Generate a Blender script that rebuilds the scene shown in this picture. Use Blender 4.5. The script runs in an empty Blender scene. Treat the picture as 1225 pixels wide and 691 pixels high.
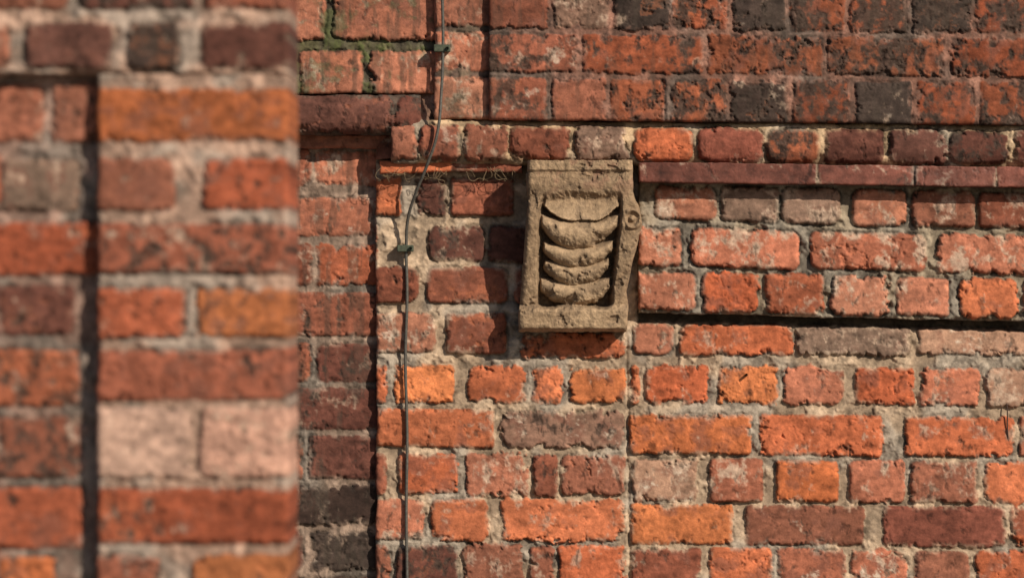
import bpy, math, random
import numpy as np
from mathutils import Vector
random.seed(4)
S=0.0015; CX,CY=612.5,345.5; ZC=1.9; D=8.0
scene=bpy.context.scene
# ---------------- noise ----------------
_rng=np.random.RandomState(7)
TAB=_rng.rand(256,256).astype(np.float32)*2-1
def vn(x,y,seed=0):
    x=x+seed*37.17+1000; y=y+seed*91.73+1000
    xi=np.floor(x).astype(np.int64); yi=np.floor(y).astype(np.int64)
    fx=(x-xi); fy=(y-yi)
    fx=fx*fx*fx*(fx*(fx*6-15)+10); fy=fy*fy*fy*(fy*(fy*6-15)+10)
    a=TAB[xi&255,yi&255]; b=TAB[(xi+1)&255,yi&255]; c=TAB[xi&255,(yi+1)&255]; d=TAB[(xi+1)&255,(yi+1)&255]
    return (a*(1-fx)+b*fx)*(1-fy)+(c*(1-fx)+d*fx)*fy
def fbm(x,y,wl,octv=3,seed=0,g=0.55):
    s=0;a=1;t=0
    c,sn=0.8,0.6
    X=x/wl;Y=y/wl
    for o in range(octv):
        s=s+a*vn(X,Y,seed+o*3.3); t+=a; a*=g
        X,Y=(X*c-Y*sn)*2.03,(X*sn+Y*c)*2.03
    return s/t*1.6
def ss(a,b,x):
    t=np.clip((x-a)/(b-a),0,1); return t*t*(3-2*t)
# ---------------- materials ----------------
def masonry_mat(name,bump=0.3,rough=0.92,fine=380.0,amp=.16):
    m=bpy.data.materials.new(name); m.use_nodes=True
    nt=m.node_tree; N=nt.nodes; L=nt.links; N.clear()
    out=N.new('ShaderNodeOutputMaterial'); p=N.new('ShaderNodeBsdfPrincipled')
    at=N.new('ShaderNodeAttribute'); at.attribute_name='Col'
    tc=N.new('ShaderNodeTexCoord')
    n1=N.new('ShaderNodeTexNoise'); n1.inputs['Scale'].default_value=fine; n1.inputs['Detail'].default_value=4; n1.inputs['Roughness'].default_value=0.7
    n2=N.new('ShaderNodeTexNoise'); n2.inputs['Scale'].default_value=fine*0.22; n2.inputs['Detail'].default_value=5; n2.inputs['Roughness'].default_value=0.6
    L.new(tc.outputs['Object'],n1.inputs['Vector']); L.new(tc.outputs['Object'],n2.inputs['Vector'])
    r1=N.new('ShaderNodeMapRange'); r1.inputs[1].default_value=0.3; r1.inputs[2].default_value=0.7; r1.inputs[3].default_value=1-amp; r1.inputs[4].default_value=1+amp
    r2=N.new('ShaderNodeMapRange'); r2.inputs[1].default_value=0.3; r2.inputs[2].default_value=0.7; r2.inputs[3].default_value=0.74; r2.inputs[4].default_value=1.26
    L.new(n1.outputs[0],r1.inputs[0]); L.new(n2.outputs[0],r2.inputs[0])
    mu=N.new('ShaderNodeMath'); mu.operation='MULTIPLY'; L.new(r1.outputs[0],mu.inputs[0]); L.new(r2.outputs[0],mu.inputs[1])
    vm=N.new('ShaderNodeVectorMath'); vm.operation='SCALE'; L.new(at.outputs['Color'],vm.inputs[0]); L.new(mu.outputs[0],vm.inputs['Scale'])
    L.new(vm.outputs[0],p.inputs['Base Color'])
    p.inputs['Roughness'].default_value=rough
    p.inputs['Specular IOR Level'].default_value=0.22
    ad=N.new('ShaderNodeMath'); ad.operation='ADD'; L.new(n1.outputs[0],ad.inputs[0])
    mm=N.new('ShaderNodeMath'); mm.operation='MULTIPLY'; mm.inputs[1].default_value=2.5; L.new(n2.outputs[0],mm.inputs[0]); L.new(mm.outputs[0],ad.inputs[1])
    b=N.new('ShaderNodeBump'); b.inputs['Strength'].default_value=bump; b.inputs['Distance'].default_value=0.0016
    L.new(ad.outputs[0],b.inputs['Height']); L.new(b.outputs[0],p.inputs['Normal'])
    L.new(p.outputs[0],out.inputs[0]); return m
MAT=masonry_mat('weathered_brick_and_mortar',.26)
MATS=masonry_mat('sandstone',0.4,0.95,450)
MATT=masonry_mat('glazed_red_tile',0.2,0.6,300)
def plain(name,col,rough=0.7,metal=0.0,sc=200):
    m=bpy.data.materials.new(name); m.use_nodes=True; N=m.node_tree.nodes; L=m.node_tree.links
    p=N['Principled BSDF']; n=N.new('ShaderNodeTexNoise'); n.inputs['Scale'].default_value=sc; n.inputs['Detail'].default_value=5
    tc=N.new('ShaderNodeTexCoord'); L.new(tc.outputs['Object'],n.inputs['Vector'])
    r=N.new('ShaderNodeValToRGB'); r.color_ramp.elements[0].position=.3; r.color_ramp.elements[1].position=.7
    r.color_ramp.elements[0].color=[c*0.55 for c in col]+[1]; r.color_ramp.elements[1].color=[c*1.35 for c in col]+[1]
    L.new(n.outputs[0],r.inputs[0]); L.new(r.outputs[0],p.inputs['Base Color'])
    p.inputs['Roughness'].default_value=rough; p.inputs['Metallic'].default_value=metal
    return m
# ---------------- mesh from grids ----------------
def grid_mesh(name,WX,WY,WZ,COL,back,mat,parent):
    ny,nx=WX.shape
    v=np.stack([WX,WY,WZ],-1).reshape(-1,3)
    idx=np.arange(nx*ny).reshape(ny,nx)
    q=np.stack([idx[:-1,:-1],idx[1:,:-1],idx[1:,1:],idx[:-1,1:]],-1).reshape(-1,4)
    ring=np.concatenate([idx[0,:-1],idx[:-1,-1],idx[-1,:0:-1],idx[:0:-1,0]])
    rings=[v]; cols=[COL.reshape(-1,3)]; qs=[q]
    prev=ring; base=len(v); y0=v[ring][:,1]
    for k in range(1,5):
        rv=v[ring].copy(); rv[:,1]=y0+(back-y0)*k/4
        new=np.arange(base,base+len(ring)); base+=len(ring)
        rings.append(rv); cols.append(COL.reshape(-1,3)[ring])
        qs.append(np.stack([prev,np.roll(prev,-1),np.roll(new,-1),new],-1)); prev=new
    v=np.concatenate(rings); c=np.concatenate(cols); q=np.concatenate(qs)
    me=bpy.data.meshes.new(name)
    me.vertices.add(len(v)); me.vertices.foreach_set('co',v.astype(np.float32).ravel())
    me.loops.add(q.size); me.loops.foreach_set('vertex_index',q.astype(np.int32).ravel())
    me.polygons.add(len(q)); me.polygons.foreach_set('loop_start',np.arange(0,q.size,4,dtype=np.int32))
    me.polygons.foreach_set('loop_total',np.full(len(q),4,dtype=np.int32))
    me.polygons.foreach_set('use_smooth',np.ones(len(q),dtype=bool))
    me.update(calc_edges=True)
    at=me.color_attributes.new('Col','FLOAT_COLOR','POINT')
    at.data.foreach_set('color',np.concatenate([np.clip(c,0.004,0.9),np.ones((len(c),1))],1).astype(np.float32).ravel())
    me.materials.append(mat)
    o=bpy.data.objects.new(name,me); scene.collection.objects.link(o); o.parent=parent
    return o
# code : rgb, soot, lime, spall
C={'O':((.48,.145,.055),.20,.15,.5),'R':((.405,.112,.050),.27,.20,.5),'P':((.365,.140,.085),.22,.50,.3),
'M':((.225,.078,.047),.44,.26,.4),'D':((.105,.041,.030),.5,.16,.3),'B':((.048,.030,.024),.6,.14,.5),
'W':((.41,.225,.150),.14,.74,.2),'X':((.25,.071,.034),.82,.12,.6),'G':((.21,.125,.09),.38,.42,.15),
'S':((.20,.068,.046),.12,.08,.1),'K':((.175,.060,.043),.3,.18,.1),'Q':((.44,.26,.195),.08,.3,.0),'Z':((.37,.115,.044),.42,.14,.5),'Y':((.31,.085,.042),.38,.16,.4)}
MORT=np.array((.36,.265,.19))
def panel(name,bricks,x0,x1,y0,y1,step,depth,parent,k=None,mort=MORT,jh=.006,bh=.0,shear=(0,0),exposed='',moss=0,soot=0,
          back=.05,prof=None,rad=7,warp=1.0,mat=None,seed=0,cs=1.0,rough=1.0,pil=.002,crev=.7,fr=6,shade=None,drip=0,grow=.8):
    mat=mat or MAT
    if k is None: k=(D+depth)/D
    nx=int((x1-x0)/step)+1; ny=int((y1-y0)/step)+1
    X,Y=np.meshgrid(np.linspace(x0,x1,nx),np.linspace(y0,y1,ny))
    sd=seed*11.3+1
    w1=fbm(X,Y,34,3,sd); w2=fbm(X,Y,34,3,sd+50); w3=fbm(X,Y,7,2,sd+90); w4=fbm(X,Y,7,2,sd+120)
    wx=X+warp*(2.4*w1+1.1*w3); wy=Y+warp*(2.1*w2+1.0*w4)
    n_big=fbm(X,Y,60,3,sd+5); n_mid=fbm(X,Y,16,4,sd+9); n_f=fbm(X,Y,4.5,3,sd+13,.7); n_m2=fbm(X,Y,22,4,sd+21); n_m3=fbm(X,Y,11,4,sd+33,.7)
    n_s=fbm(X/2.6,Y,7,4,sd+61,.65); n_v=fbm(X,Y/1.8,9,4,sd+71,.7)
    # mortar: hand-pointed, partly flush and smeared, partly washed out
    lev=ss(-.35,.55,n_m2+.5*n_big)
    H=-jh*(1.3-.75*lev)+rough*(.0013*n_mid+.0004*n_f)
    mc=np.ones(X.shape+(3,))*np.array(mort)*cs
    mc*= (1+.16*n_m2+.08*n_f+.14*n_s)[...,None]
    grey=ss(-.1,.55,n_big)[...,None]*.65; mc=mc*(1-grey)+mc.mean(-1,keepdims=True)*np.array((1.0,.9,.78))*grey*0.85
    mc=mc*(.76+.36*lev)[...,None]
    dk=ss(.15,.8,n_m3)[...,None]*.4; mc=mc*(1-dk)
    if moss>0:
        g=(ss(-.15,.4,n_m2+.3*n_f)*moss)[...,None]; mc=mc*(1-g)+np.array((.075,.085,.03))*g
    if soot>0:
        g=(ss(-.3,.5,n_m3)*soot)[...,None]; mc=mc*(1-g)+np.array((.05,.04,.035))*g
    col=mc.copy()
    rs=random.Random(seed*77+5)
    for b in bricks:
        bx0,bx1,by0,by1,code=b[:5]
        i0=int(max(0,(by0-14-y0)/step)); i1=int(min(ny,(by1+14-y0)/step+2)); j0=int(max(0,(bx0-14-x0)/step)); j1=int(min(nx,(bx1+14-x0)/step+2))
        r=rs.random; rr=rad*(.4+.9*r()); sk=(r()-.5)*.03; cx=(bx0+bx1)/2;cy=(by0+by1)/2;hx=(bx1-bx0)/2+(r()-.5)*2+grow;hy=(by1-by0)/2+(r()-.5)*2+grow
        t1=(r()-.5)*.00003; t2=(r()-.5)*.00009; off=(r()-.5)*.0035; v=1+(r()-.5)*.42; hue=(r()-.5)*.24
        s1,s2,s3,er=r(),r(),r(),.2+r()*1.8; rb=rough*(.22+.85*r()**1.4)
        if i1<=i0 or j1<=j0: continue
        sl=(slice(i0,i1),slice(j0,j1))
        px=wx[sl]-cx; py=wy[sl]-cy+sk*px
        rr=min(rr,hy*.9,hx*.9)
        qx=np.abs(px)-hx+rr; qy=np.abs(py)-hy+rr
        d=np.hypot(np.maximum(qx,0),np.maximum(qy,0))+np.minimum(np.maximum(qx,qy),0)-rr
        d=d+(er*1.8*n_m3[sl]+ .6*n_f[sl]+er*3*ss(.4,.9,n_mid[sl]))*rough
        m=ss(-2.2,.6,-d-1.0)
        (rgb,so,li,sp)=C[code]
        nm=n_mid[sl]; nf=n_f[sl]; n2=n_m2[sl]; n3=n_m3[sl]; nb=n_big[sl]; nS=n_s[sl]; nV=n_v[sl]
        spm=ss(.33,.42,nb*.5+n3*.5+.3*nS+.45*(s1-.5)*2-.22+ (sp-.5)*.5)
        chip=ss(-8,-1,d)*ss(.15,.45,n3*.6+nm*.5)
        hb=bh+off+t1*px+t2*py+rb*(.0010*nm+.0005*nf+.0007*nS-.0030*spm*min(1,sp*2)) - pil*(1-ss(0,5,-d)) - rb*.0020*ss(.40,.7,n3)-rb*.0018*ss(.5,.75,nV)-rough*.0028*chip
        H[sl]=H[sl]*(1-m)+hb*m
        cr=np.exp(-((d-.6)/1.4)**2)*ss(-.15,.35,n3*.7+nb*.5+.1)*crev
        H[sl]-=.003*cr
        c=np.array(rgb)*v*cs; c=c*np.array((1,1+hue,1+hue*1.3))
        cc=np.ones(px.shape+(3,))*c
        cc*=(1+.24*nm+.10*nf+.18*nb+.24*nS)[...,None]
        if code not in 'BQKS':
            pu=(ss(.0,.60,nm*.6+n2*.6-.4*s2+.12)*.62)[...,None]; cc=cc*(1-pu)+np.array((.150,.060,.042))*cs*pu
        f=(spm*sp)[...,None]; cc=cc*(1-f)+(cc*.6+np.array((.21,.066,.026))*cs)*f
        lm=ss(.60-li*.9,1.0-li*.6,n2*.55+nf*.20+nV*.40+(s2-.5)*.5)*min(.85,.35+li)
        lim=np.array((.44,.315,.235))*cs
        cc=cc*(1-lm[...,None])+lim*(1+.2*nf)[...,None]*lm[...,None]
        ef=(ss(.62,.9,n2*.5+nS*.35+nf*.2+(s3-.5)*.4)*min(1,li*1.2))[...,None]; cc=cc*(1-ef)+np.array((.56,.46,.37))*cs*ef
        sm=ss(.70-so*1.15,1.10-so*1.0,n3*.45+nV*.35+nb*.35+(s3-.5)*.5)*min(.94,.42+so)
        cc=cc*(1-sm[...,None])+np.array((.050,.034,.027))*cs*(1+.4*nf+.3*nS)[...,None]*sm[...,None]
        pit=(ss(.55,.8,nV)*.5)[...,None]; cc=cc*(1-pit)
        ed=(ss(-6,0,d)*ss(-.2,.45,n2+nf*.4)*.6)[...,None]
        cc=cc*(1-ed)+mc[sl]*ed
        ma=ss(-1.0,.9,-d-.2)[...,None]
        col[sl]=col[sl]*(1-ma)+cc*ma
        col[sl]*=(1-.66*cr)[...,None]  # gap shadow along brick edges painted into the colour
    if drip>0:
        n_d=fbm(X,Y/9,7,3,sd+200,.6)
        g=(ss(.1,.6,n_d+.35*n_big)*drip)[...,None]; col=col*(1-g)+np.array((.055,.042,.032))*g
    if moss>0:
        g=(ss(.25,.75,n_m2*.8+n_big*.5+.2*n_f)*moss*.6)[...,None]; col=col*(1-g)+np.array((.075,.08,.035))*g
    if prof is not None: H=H+prof(X,Y)
    if shade is not None:  # painted shade: mask blends the colour towards near-black
        g=np.clip(shade(X,Y+2*n_m3),0,1)[...,None]; col=col*(1-g)+np.array((.035,.028,.022))*g
    def fall(dist): return .001*fr*(1-np.sqrt(np.clip(1-(1-np.clip((dist+1.2*n_m3*min(1,fr/4))/fr,0,1))**2,0,1)))
    if 'l' in exposed: H=H-fall(X-x0)
    if 'r' in exposed: H=H-fall(x1-X)
    if 't' in exposed: H=H-fall(Y-y0)
    if 'b' in exposed: H=H-fall(y1-Y)
    gw=min(1,warp)
    Xg=X+gw*(1.3*w1+.6*w3); Yg=Y+gw*(1.2*w2+.6*w4)+shear[0]*(X-shear[1])
    WX=(Xg-CX)*S*k; WZ=ZC-(Yg-CY)*S*k; WY=depth-H
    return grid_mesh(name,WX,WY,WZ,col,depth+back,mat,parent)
def row(y0,y1,*items): return [(a,b,y0,y1,c) for a,b,c in items]
def auto_rows(x0,x1,ys,h,codes,seed=1,start=0,pitch=75,gap=8):
    r=random.Random(seed); out=[]
    for n,y in enumerate(ys):
        st=(n+start)%2==0; p=pitch*2 if st else pitch
        x=x0-r.random()*10-(0 if st else pitch/2)
        while x<x1:
            out.append((x,x+p-gap,y,y+h,r.choice(codes))); x+=p
    return out
def empty(name):
    e=bpy.data.objects.new(name,None); e.empty_display_size=.2; scene.collection.objects.link(e); return e
wall=empty('brick_wall')
RX=1560
MIX='OORRRPMPMWP'
# ---- lower wall
B=[]
B+=row(216,258,(440,478,'R'),(497,533,'D'),(540,612,'M'),(640,760,'M'))  # dark bricks left of the corbel, here and below, carry shadow in their colour
B+=row(272,314,(440,450,'M'),(515,578,'D'),(586,640,'D'))
B+=row(322,363,(440,500,'M'),(512,607,'M'),(616,740,'M'))
B+=row(378,422,(440,520,'P'),(535,604,'M'))
B+=row(400,428,(624,746,'R'))
B+=row(388,421,(757,806,'P'),(815,947,'R'),(954,1088,'G'),(1100,1235,'W'),(1245,1380,'P'))
B+=row(440,482,(440,462,'R'),(473,543,'O'),(560,628,'R'),(637,673,'R'),(682,747,'O'))
B+=row(438,481,(755,764,'R'),(775,846,'R'),(860,930,'O'),(940,1008,'P'),(1025,1092,'R'),(1103,1172,'P'),(1182,1250,'W'),(1260,1330,'R'),(1340,1410,'P'))
B+=row(492,535,(440,590,'R'),(603,745,'G'))
B+=row(496,541,(755,898,'O'),(910,1055,'R'),(1085,1212,'R'),(1222,1360,'P'))
B+=row(545,592,(440,462,'M'),(478,548,'R'),(560,630,'P'),(638,666,'M'),(674,746,'M'))
B+=row(549,598,(760,832,'W'),(850,912,'P'),(930,1003,'O'),(1018,1082,'P'),(1092,1168,'M'),(1180,1240,'R'),(1250,1320,'P'),(1330,1400,'M'))
B+=row(600,646,(440,506,'P'),(516,583,'R'),(600,746,'R'))
B+=row(603,649,(756,875,'O'),(893,1034,'M'),(1058,1203,'S'),(1212,1350,'R'))
B+=row(653,700,(440,465,'M'),(476,546,'D'),(555,625,'M'),(637,661,'M'),(671,746,'R'))
B+=row(656,702,(758,836,'M'),(850,922,'R'),(932,1010,'P'),(1020,1085,'P'),(1095,1160,'M'),(1170,1240,'R'),(1250,1320,'P'),(1330,1400,'M'))
B+=auto_rows(440,RX,[708,763],45,MIX,3)
B+=auto_rows(1420,RX,[388,438,496,549,603,656],45,MIX,4)
lsh=(.008,750)
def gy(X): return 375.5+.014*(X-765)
gro=lambda X,Y: ss(9,4,np.abs(Y-gy(X)-3))*ss(762,766,X)  # groove cut and blackened to paint in the shadow under the frieze
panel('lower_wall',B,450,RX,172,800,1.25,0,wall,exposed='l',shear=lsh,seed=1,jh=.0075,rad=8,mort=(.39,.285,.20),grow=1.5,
      prof=lambda X,Y:-.016*gro(X,Y)-.004*np.exp(-((X-751-.008*(Y-500))/2.0)**2)*ss(395,410,Y),shade=lambda X,Y:.9*gro(X,Y))
# left return strip
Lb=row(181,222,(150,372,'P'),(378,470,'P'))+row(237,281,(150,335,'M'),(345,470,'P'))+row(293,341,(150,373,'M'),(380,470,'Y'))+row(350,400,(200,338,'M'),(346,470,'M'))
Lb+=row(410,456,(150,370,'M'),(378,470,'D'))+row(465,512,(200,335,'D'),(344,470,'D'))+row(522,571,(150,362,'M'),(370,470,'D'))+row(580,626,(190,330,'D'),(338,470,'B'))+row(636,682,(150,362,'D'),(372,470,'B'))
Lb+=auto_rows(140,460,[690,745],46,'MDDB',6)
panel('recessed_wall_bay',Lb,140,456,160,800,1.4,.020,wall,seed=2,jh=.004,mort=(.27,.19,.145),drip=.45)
# ---- frieze
F=row(222,262,(785,856,'P'),(865,930,'G'),(936,1004,'G'),(1020,1084,'P'),(1093,1165,'M'),(1173,1245,'M'))
F+=row(273,316,(750,815,'P'),(828,955,'P'),(970,1108,'P'),(1122,1260,'P'))
F+=row(325,370,(750,831,'P'),(840,908,'R'),(918,985,'Y'),(995,1063,'P'),(1073,1136,'P'),(1148,1218,'R'),(1228,1298,'P'))
F+=auto_rows(1270,RX,[222,273,325],43,MIX,8)
panel('frieze_band',F,764,RX,200,374,1.25,-.032,wall,exposed='lb',shear=(.022,765),seed=3,jh=.010,rad=10,mort=(.27,.215,.155),pil=.003,crev=1,grow=1.2)
# red slab
SB=[];x=760
for w in (218,118,96,150,140,120,130): SB.append((x,x+w-1.5,188,228,'K')); x+=w
panel('string_course_tiles',SB,764,RX,194,218,1.1,-.070,wall,exposed='lb',shear=(.013,765),seed=4,jh=.002,rad=2,warp=.5,mat=MATT,rough=.6,pil=.0,back=.06,fr=2.0,grow=0)
SB2=[(440,540,180,215,'R'),(542,640,180,215,'M')]
panel('string_course_tile_left',SB2,455,626,192,206,1.2,-.030,wall,exposed='lbt',seed=5,jh=.003,rad=3,fr=3)
# ---- bullnose course
N=row(151,192,(462,500,'M'),(504,551,'M'),(556,606,'M'),(612,681,'M'),(688,750,'G'),(757,829,'R'),(835,912,'S'),(916,979,'X'),(986,1056,'D'),(1063,1129,'D'),(1136,1204,'D'),(1211,1280,'D'))
N+=auto_rows(1290,RX,[151],42,'DXMD',9,1)
panel('bullnose_course',N,468,RX,144,197,1.2,-.034,wall,shear=(.009,585),seed=6,jh=.009,rad=12,mort=(.40,.28,.175),exposed='lb',
      prof=lambda X,Y:.026*np.sqrt(np.clip(1-((Y-170)/27)**2,0,1)),pil=.005,back=.04,crev=1)
# ---- upper wall
U=row(-10,33,(570,656,'M'),(662,729,'G'),(735,800,'B'),(806,870,'X'),(877,938,'B'),(945,1011,'X'),(1018,1085,'X'),(1091,1161,'B'),(1168,1240,'X'),(1248,1315,'D'))
U+=row(41,85,(570,692,'M'),(698,840,'X'),(848,985,'X'),(991,1128,'X'),(1137,1275,'X'))
U+=row(93,150,(570,655,'M'),(661,725,'M'),(731,796,'X'),(803,868,'X'),(875,942,'B'),(948,1015,'X'),(1023,1092,'B'),(1098,1166,'X'),(1173,1240,'X'))
U+=auto_rows(570,RX,[-64,-118],44,'XBDMX',12)+auto_rows(1285,RX,[-10,41,93],44,'XBDX',13)
panel('upper_wall',U,585,RX,-130,143,1.25,-.064,wall,exposed='lb',shear=(.010,585),seed=7,jh=.004,mort=(.25,.125,.09),soot=.35,rad=4,warp=.7,pil=.0015,back=.08,drip=.3,grow=0)
V=row(-12,31,(500,600,'M'))+row(38,84,(500,600,'P'))+row(92,150,(500,600,'P'))+row(-64,-20,(500,600,'M'))+row(-118,-72,(500,600,'M'))
panel('upper_wall_step',V,520,590,-130,143,1.3,-.045,wall,exposed='lb',seed=8,jh=.004,mort=(.17,.11,.085),soot=.4,rad=4,drip=.4,moss=.25,grow=0)
T=row(-8,49,(250,389,'P'),(397,530,'P'))+row(60,120,(250,352,'P'),(360,434,'P'),(441,530,'P'))+auto_rows(140,520,[-64,-118],46,'PMP',15)
panel('upper_wall_outer_bay',T,140,524,-130,112,1.3,-.030,wall,exposed='b',seed=9,jh=.008,mort=(.13,.115,.06),moss=.95,rad=5,crev=1,drip=.5,grow=-.5)
TB=[(200,338,112,160,'D'),(344,470,114,160,'D'),(474,520,116,160,'D')]
panel('bullnose_moulding_left',TB,140,504,114,161,1.3,-.030,wall,exposed='r',seed=10,jh=.005,mort=(.12,.08,.06),rad=14,
      prof=lambda X,Y:.030*np.sqrt(np.clip(1-((Y-137)/24)**2,0,1))*np.sqrt(np.clip((505-X)/34,0,1)))
panel('bullnose_ledge_left',[(100,300,150,190,'G'),(300,470,150,190,'M')],140,472,161,177,1.3,-.004,wall,exposed='rb',seed=11,jh=.003,mort=(.2,.14,.1))
panel('moulding_mitre',[(400,492,100,220,'M'),(498,600,100,220,'G')],449,527,108,191,1.3,-.012,wall,exposed='l',seed=21,jh=.004,rad=10,
      prof=lambda X,Y:.02*np.clip((X-449-(191-Y)*.75)/22,-1,1))
# coarse continuation of the wall outside the frame
E=auto_rows(140,2600,[800+54*i for i in range(15)],45,MIX,21)
panel('lower_wall_base',E,140,2600,797,1612,5,.0,wall,seed=12)
E=auto_rows(RX,2600,[-300+54*i for i in range(21)],45,MIX,22)
panel('wall_right_continuation',E,RX-3,2600,-320,800,5,-.02,wall,seed=13)
E=auto_rows(140,RX,[-350+54*i for i in range(5)],45,'XBDM',23)
panel('wall_upper_continuation',E,140,RX,-350,-127,5,-.05,wall,seed=14)
def box(name,a,b,mat,parent=None):
    x0,y0,z0=a;x1,y1,z1=b
    v=[(x0,y0,z0),(x1,y0,z0),(x1,y1,z0),(x0,y1,z0),(x0,y0,z1),(x1,y0,z1),(x1,y1,z1),(x0,y1,z1)]
    f=[(0,3,2,1),(4,5,6,7),(0,1,5,4),(1,2,6,5),(2,3,7,6),(3,0,4,7)]
    me=bpy.data.meshes.new(name); me.from_pydata(v,[],f); me.materials.append(mat)
    o=bpy.data.objects.new(name,me); scene.collection.objects.link(o); o.parent=parent; return o
core=plain('mortar_core',(.2,.13,.1),.95,0,60)
box('wall_core',(-.9,.04,0),(3.0,.4,2.95),core,wall)
# ---------------- foreground pier ----------------
pier=empty('brick_pier')
KP=1/1.45; PD=-(D-D*KP)
MP=(.37,.24,.18)
A=row(28,82,(-60,10,'M'),(30,135,'D'),(155,215,'B'),(240,390,'D'))+row(-50,10,(-60,80,'M'),(95,230,'D'),(242,400,'M'))
A+=row(107,168,(90,400,'Z'))+row(190,250,(90,208,'M'),(243,400,'Y'))+row(268,326,(90,400,'M'))+row(345,403,(90,222,'Y'),(236,400,'Z'))+row(418,478,(90,400,'M'))
A+=row(488,571,(90,228,'Q'),(238,400,'Q'))+row(584,650,(90,400,'Y'))+row(664,720,(90,190,'M'),(234,400,'Z'))
A+=auto_rows(90,340,[742+78*i for i in range(14)],60,'YMZM',31,0,110,14)
panel('pilaster',A,116,345,88,1795,2.0,PD,pier,k=KP,exposed='lr',seed=15,mort=MP,rad=12,jh=.006,back=.24,crev=1)
A2=A[:7]+auto_rows(-700,-60,[28],55,'MDY',32,0,110,14)+auto_rows(-700,345,[-130,-210,-290,-370],60,'MDY',33,0,110,14)
panel('pilaster_head',A2,-700,345,-380,88,2.4,PD-.003,pier,k=KP,exposed='br',seed=16,mort=MP,rad=12,jh=.006,back=.24,crev=1)
R=row(100,168,(-60,48,'M'),(60,130,'M'))+row(190,251,(-60,91,'G'))+row(266,328,(-60,130,'Y'))+row(341,401,(-60,86,'D'))+row(418,486,(-60,92,'Y'))+row(500,570,(-60,93,'M'))+row(584,656,(-60,96,'Y'))+row(668,730,(-60,62,'Z'))
R+=auto_rows(-700,-70,[-50+78*i for i in range(2,10)],60,'YMDM',35,0,110,14)+auto_rows(-700,110,[745+78*i for i in range(13)],60,'YMDM',36,0,110,14)
panel('recessed_panel',R,-700,122,80,1795,2.4,PD+.028,pier,k=KP,seed=17,mort=(.26,.165,.13),rad=9,jh=.005,back=.2,crev=1)
# ---------------- carved corbel ----------------
def corbel():
    ny,nx=340,240
    y=np.linspace(192,397,ny); u=np.linspace(0,1,nx)
    lx=np.interp(y,[190,207,208,229,236,260,300,350,375,397],[631,631,630,630,632,630,627,623,620,620])
    rx=np.interp(y,[190,207,208,229,236,250,268,290,320,350,368,397],[757,757,757,757,759,765,768,763,755,750,752,750])
    Uu,Y=np.meshgrid(u,y)
    X=lx[:,None]*(1-Uu)+rx[:,None]*Uu
    P=np.interp(y,[190,203,206,209,212,222,234,250,270,300,330,350,364,367,372,392,397],[.102,.102,.097,.097,.099,.099,.094,.097,.098,.088,.074,.066,.060,.066,.074,.070,.062])[:,None]+0*Uu
    n1=fbm(X,Y,20,4,301);n2=fbm(X,Y,6,3,311,.7);n3=fbm(X,Y,45,2,321)
    Xw=X+2.5*n1; Yw=Y+2.5*n1+1.0*n2
    cxl=np.interp(y,[190,397],[698,685])[:,None]
    hw=np.interp(y,[232,260,300,365],[46,48,47,44])[:,None]
    uc=(Xw-cxl)/hw
    inn=ss(1.08,.90,np.abs(uc))*ss(228,240,Yw)*ss(369,363,Yw)
    FL=-.036
    h=np.full(X.shape,FL)
    lobes=[(226,266,1.02,24,.30),(255,301,1.02,34,.0),(288,323,.96,27,-.04),(309,344,.90,24,.03),(331,367,1.0,22,.0)]
    for n,(a,b,w,rise,sh) in enumerate(lobes):
        q=np.clip(np.abs(uc-.05*sh)/w,0,1)
        eb=b-rise*q**2.2; et=a-4*q**2 if n else a-8+0*q
        t=np.clip((Yw-et)/(eb-et+1e-3),0,1)
        ins=ss(eb+1.4,eb-1.4,Yw)*ss(et-1.5,et+1.5,Yw)*ss(1.0,.90,np.abs(uc)/w)
        roll=np.sqrt(np.clip(1-((t-.60)/.44)**2,0,1))
        hh=.004+(.042-.0012*n)*np.clip(roll,.0,1)*(1-.30*q**2.5)
        if n==0: hh=.018+.020*np.clip(t,0,1)**1.6*(1-.3*q**2)
        hh=hh-.0014*np.abs(np.sin(uc*7+.4*n))*ss(.2,.5,t)*ss(1,.8,t)
        h=np.maximum(h,FL+hh*ins)
    P=P+inn*h
    rr=np.hypot(X-756,Y-262); P=P+.005*np.cos(rr*.6)*ss(16,11,rr)*ss(747,752,X)
    P=P-.0035*ss(.45,.75,n1)-.0011*n2-.0018*n1
    ed=np.minimum(np.minimum(X-lx[:,None],rx[:,None]-X),397-Y)+1.6*n1
    P=P-.012*(1-np.sqrt(np.clip(1-(1-np.clip(ed/7,0,1))**2,0,1)))
    base=np.array((.26,.175,.108))
    col=np.ones(X.shape+(3,))*base*(1+.22*n1+.15*n2)[...,None]
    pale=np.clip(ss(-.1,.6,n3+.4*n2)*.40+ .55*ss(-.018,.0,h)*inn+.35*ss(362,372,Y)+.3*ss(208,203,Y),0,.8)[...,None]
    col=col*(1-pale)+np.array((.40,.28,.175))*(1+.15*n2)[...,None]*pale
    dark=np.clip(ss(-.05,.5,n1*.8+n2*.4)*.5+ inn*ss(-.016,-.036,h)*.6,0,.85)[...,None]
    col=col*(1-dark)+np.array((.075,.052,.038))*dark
    red=(ss(.1,.6,fbm(X,Y,14,3,340))*ss(250,205,Y)*.55)[...,None]; col=col*(1-red)+np.array((.24,.125,.085))*red
    k=(D-.08)/D
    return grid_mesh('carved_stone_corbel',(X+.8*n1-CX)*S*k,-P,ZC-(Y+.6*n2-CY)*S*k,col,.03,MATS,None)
corbel()
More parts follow.
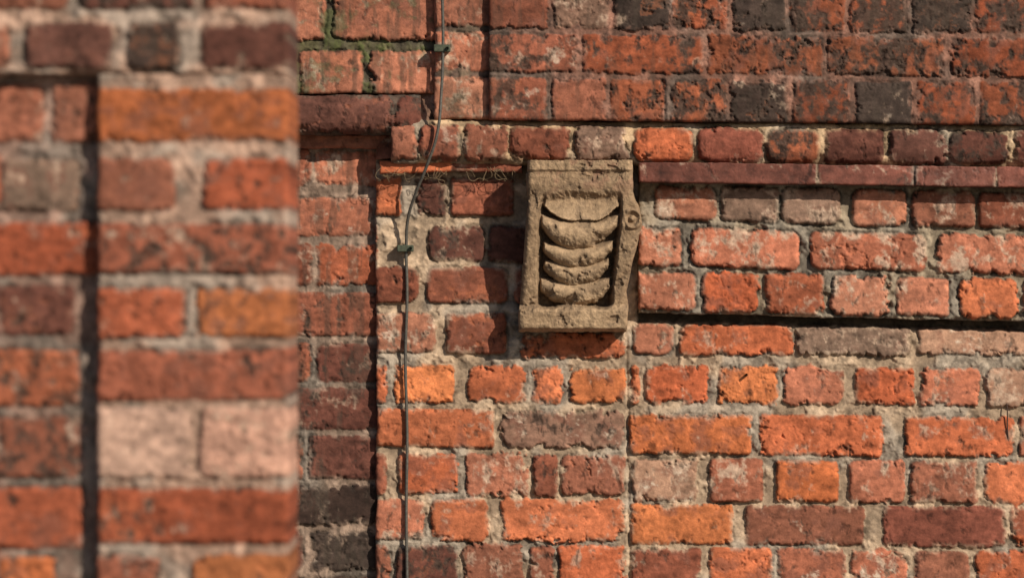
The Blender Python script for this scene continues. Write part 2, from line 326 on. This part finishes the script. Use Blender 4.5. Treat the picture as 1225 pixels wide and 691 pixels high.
# ---------------- cable ----------------
def W(px,py,dep): 
    k=(D+dep)/D; return Vector(((px-CX)*S*k,dep,ZC-(py-CY)*S*k))
cable=empty('electric_cable')
def tube(name,pts,r,mat,parent):
    cu=bpy.data.curves.new(name,'CURVE'); cu.dimensions='3D'; cu.bevel_depth=r; cu.bevel_resolution=3; cu.resolution_u=10
    sp=cu.splines.new('BEZIER'); sp.bezier_points.add(len(pts)-1)
    for b,p in zip(sp.bezier_points,pts): b.co=p; b.handle_left_type=b.handle_right_type='AUTO'
    cu.materials.append(mat); o=bpy.data.objects.new(name,cu); scene.collection.objects.link(o); o.parent=parent; return o
mc=plain('weathered_cable_sheath',(.07,.062,.052),.65)
tube('cable',[W(530,-130,-.062),W(529,-20,-.062),W(530,55,-.061),W(528,110,-.064),W(523,160,-.072),W(510,200,-.06),W(497,232,-.04),W(488,262,-.02),W(486,295,-.008),W(487,350,-.007),W(485,430,-.007),W(487,520,-.007),W(486,610,-.007),W(487,700,-.007),W(486,900,-.010)],.0028,mc,cable)
ml=plain('green_brass_clip',(.06,.07,.045),.6,.3)
for (px,py,dp) in ((485,297,-.008),(529,58,-.06)):
    a=W(px-10,py+4,dp-.006);b=W(px+10,py-4,dp+.012)
    o=box('cable_clip',(a.x,a.y,a.z),(b.x,b.y,b.z),ml,cable); bv=o.modifiers.new('b','BEVEL'); bv.width=.0015; bv.segments=2
    tube('clip_nail',[W(px+6,py,dp-.011),W(px+6,py,dp+.02)],.003,ml,cable)
rust=plain('rusty_iron',(.05,.025,.018),.8,.2)
nail=empty('rusty_nail'); tube('shank',[W(893,448,-.012),W(893,448,.02)],.0025,rust,nail)
tie=empty('iron_wall_tie'); tube('tie_wire',[W(1204,482,.002),W(1205,488,-.003),W(1205,508,-.003),W(1206,528,.002)],.0012,rust,tie)
# dry stems and cobweb debris
twig=plain('dry_stem',(.16,.11,.06),.9)
tw=empty('dry_plant_stems'); r=random.Random(5)
for i in range(26):
    x=455+r.random()*165; y=205+r.random()*8; a=-.035
    pts=[W(x,y-6,a)]
    for j in range(3): x+=(r.random()-.5)*22; y+=(r.random()-.35)*9; pts.append(W(x,y,a-r.random()*.006+.006*j))
    tube('stem_%d'%i,pts,.0005,twig,tw)
# ---------------- ground ----------------
g=plain('gravel_ground',(.20,.17,.14),.95,0,8)
me=bpy.data.meshes.new('ground'); me.from_pydata([(-400,-400,0),(400,-400,0),(400,400,0),(-400,400,0)],[],[(0,1,2,3)]); me.materials.append(g)
o=bpy.data.objects.new('ground',me); scene.collection.objects.link(o)
# ---------------- light ----------------
AZ,EL=math.radians(40),math.radians(30)
ts=Vector((math.sin(AZ)*math.cos(EL),-math.cos(AZ)*math.cos(EL),math.sin(EL)))
sd=bpy.data.lights.new('sun','SUN'); sd.energy=5.0; sd.angle=math.radians(.6); sd.color=(1,.90,.74)
so=bpy.data.objects.new('sun',sd); so.rotation_euler=(-ts).to_track_quat('-Z','Y').to_euler(); scene.collection.objects.link(so); so.location=(3,-5,6)
w=bpy.data.worlds.new('World'); scene.world=w; w.use_nodes=True
nt=w.node_tree; bg=nt.nodes['Background']; sk=nt.nodes.new('ShaderNodeTexSky'); sk.sky_type='NISHITA'; sk.sun_disc=False
sk.sun_elevation=EL; sk.sun_rotation=math.atan2(ts.x,ts.y); nt.links.new(sk.outputs[0],bg.inputs[0]); bg.inputs[1].default_value=.07
# ---------------- camera ----------------
cd=bpy.data.cameras.new('camera'); cd.sensor_width=36; cd.lens=36*D/(1225*S); cd.clip_end=2000; cd.clip_start=.05
cd.dof.use_dof=True; cd.dof.focus_distance=D-.04; cd.dof.aperture_fstop=5.0
co=bpy.data.objects.new('camera',cd); co.location=(0,-D,ZC); co.rotation_euler=(math.radians(90),0,0); scene.collection.objects.link(co); scene.camera=co
scene.view_settings.view_transform='Standard'; scene.view_settings.look='None'; scene.view_settings.exposure=0
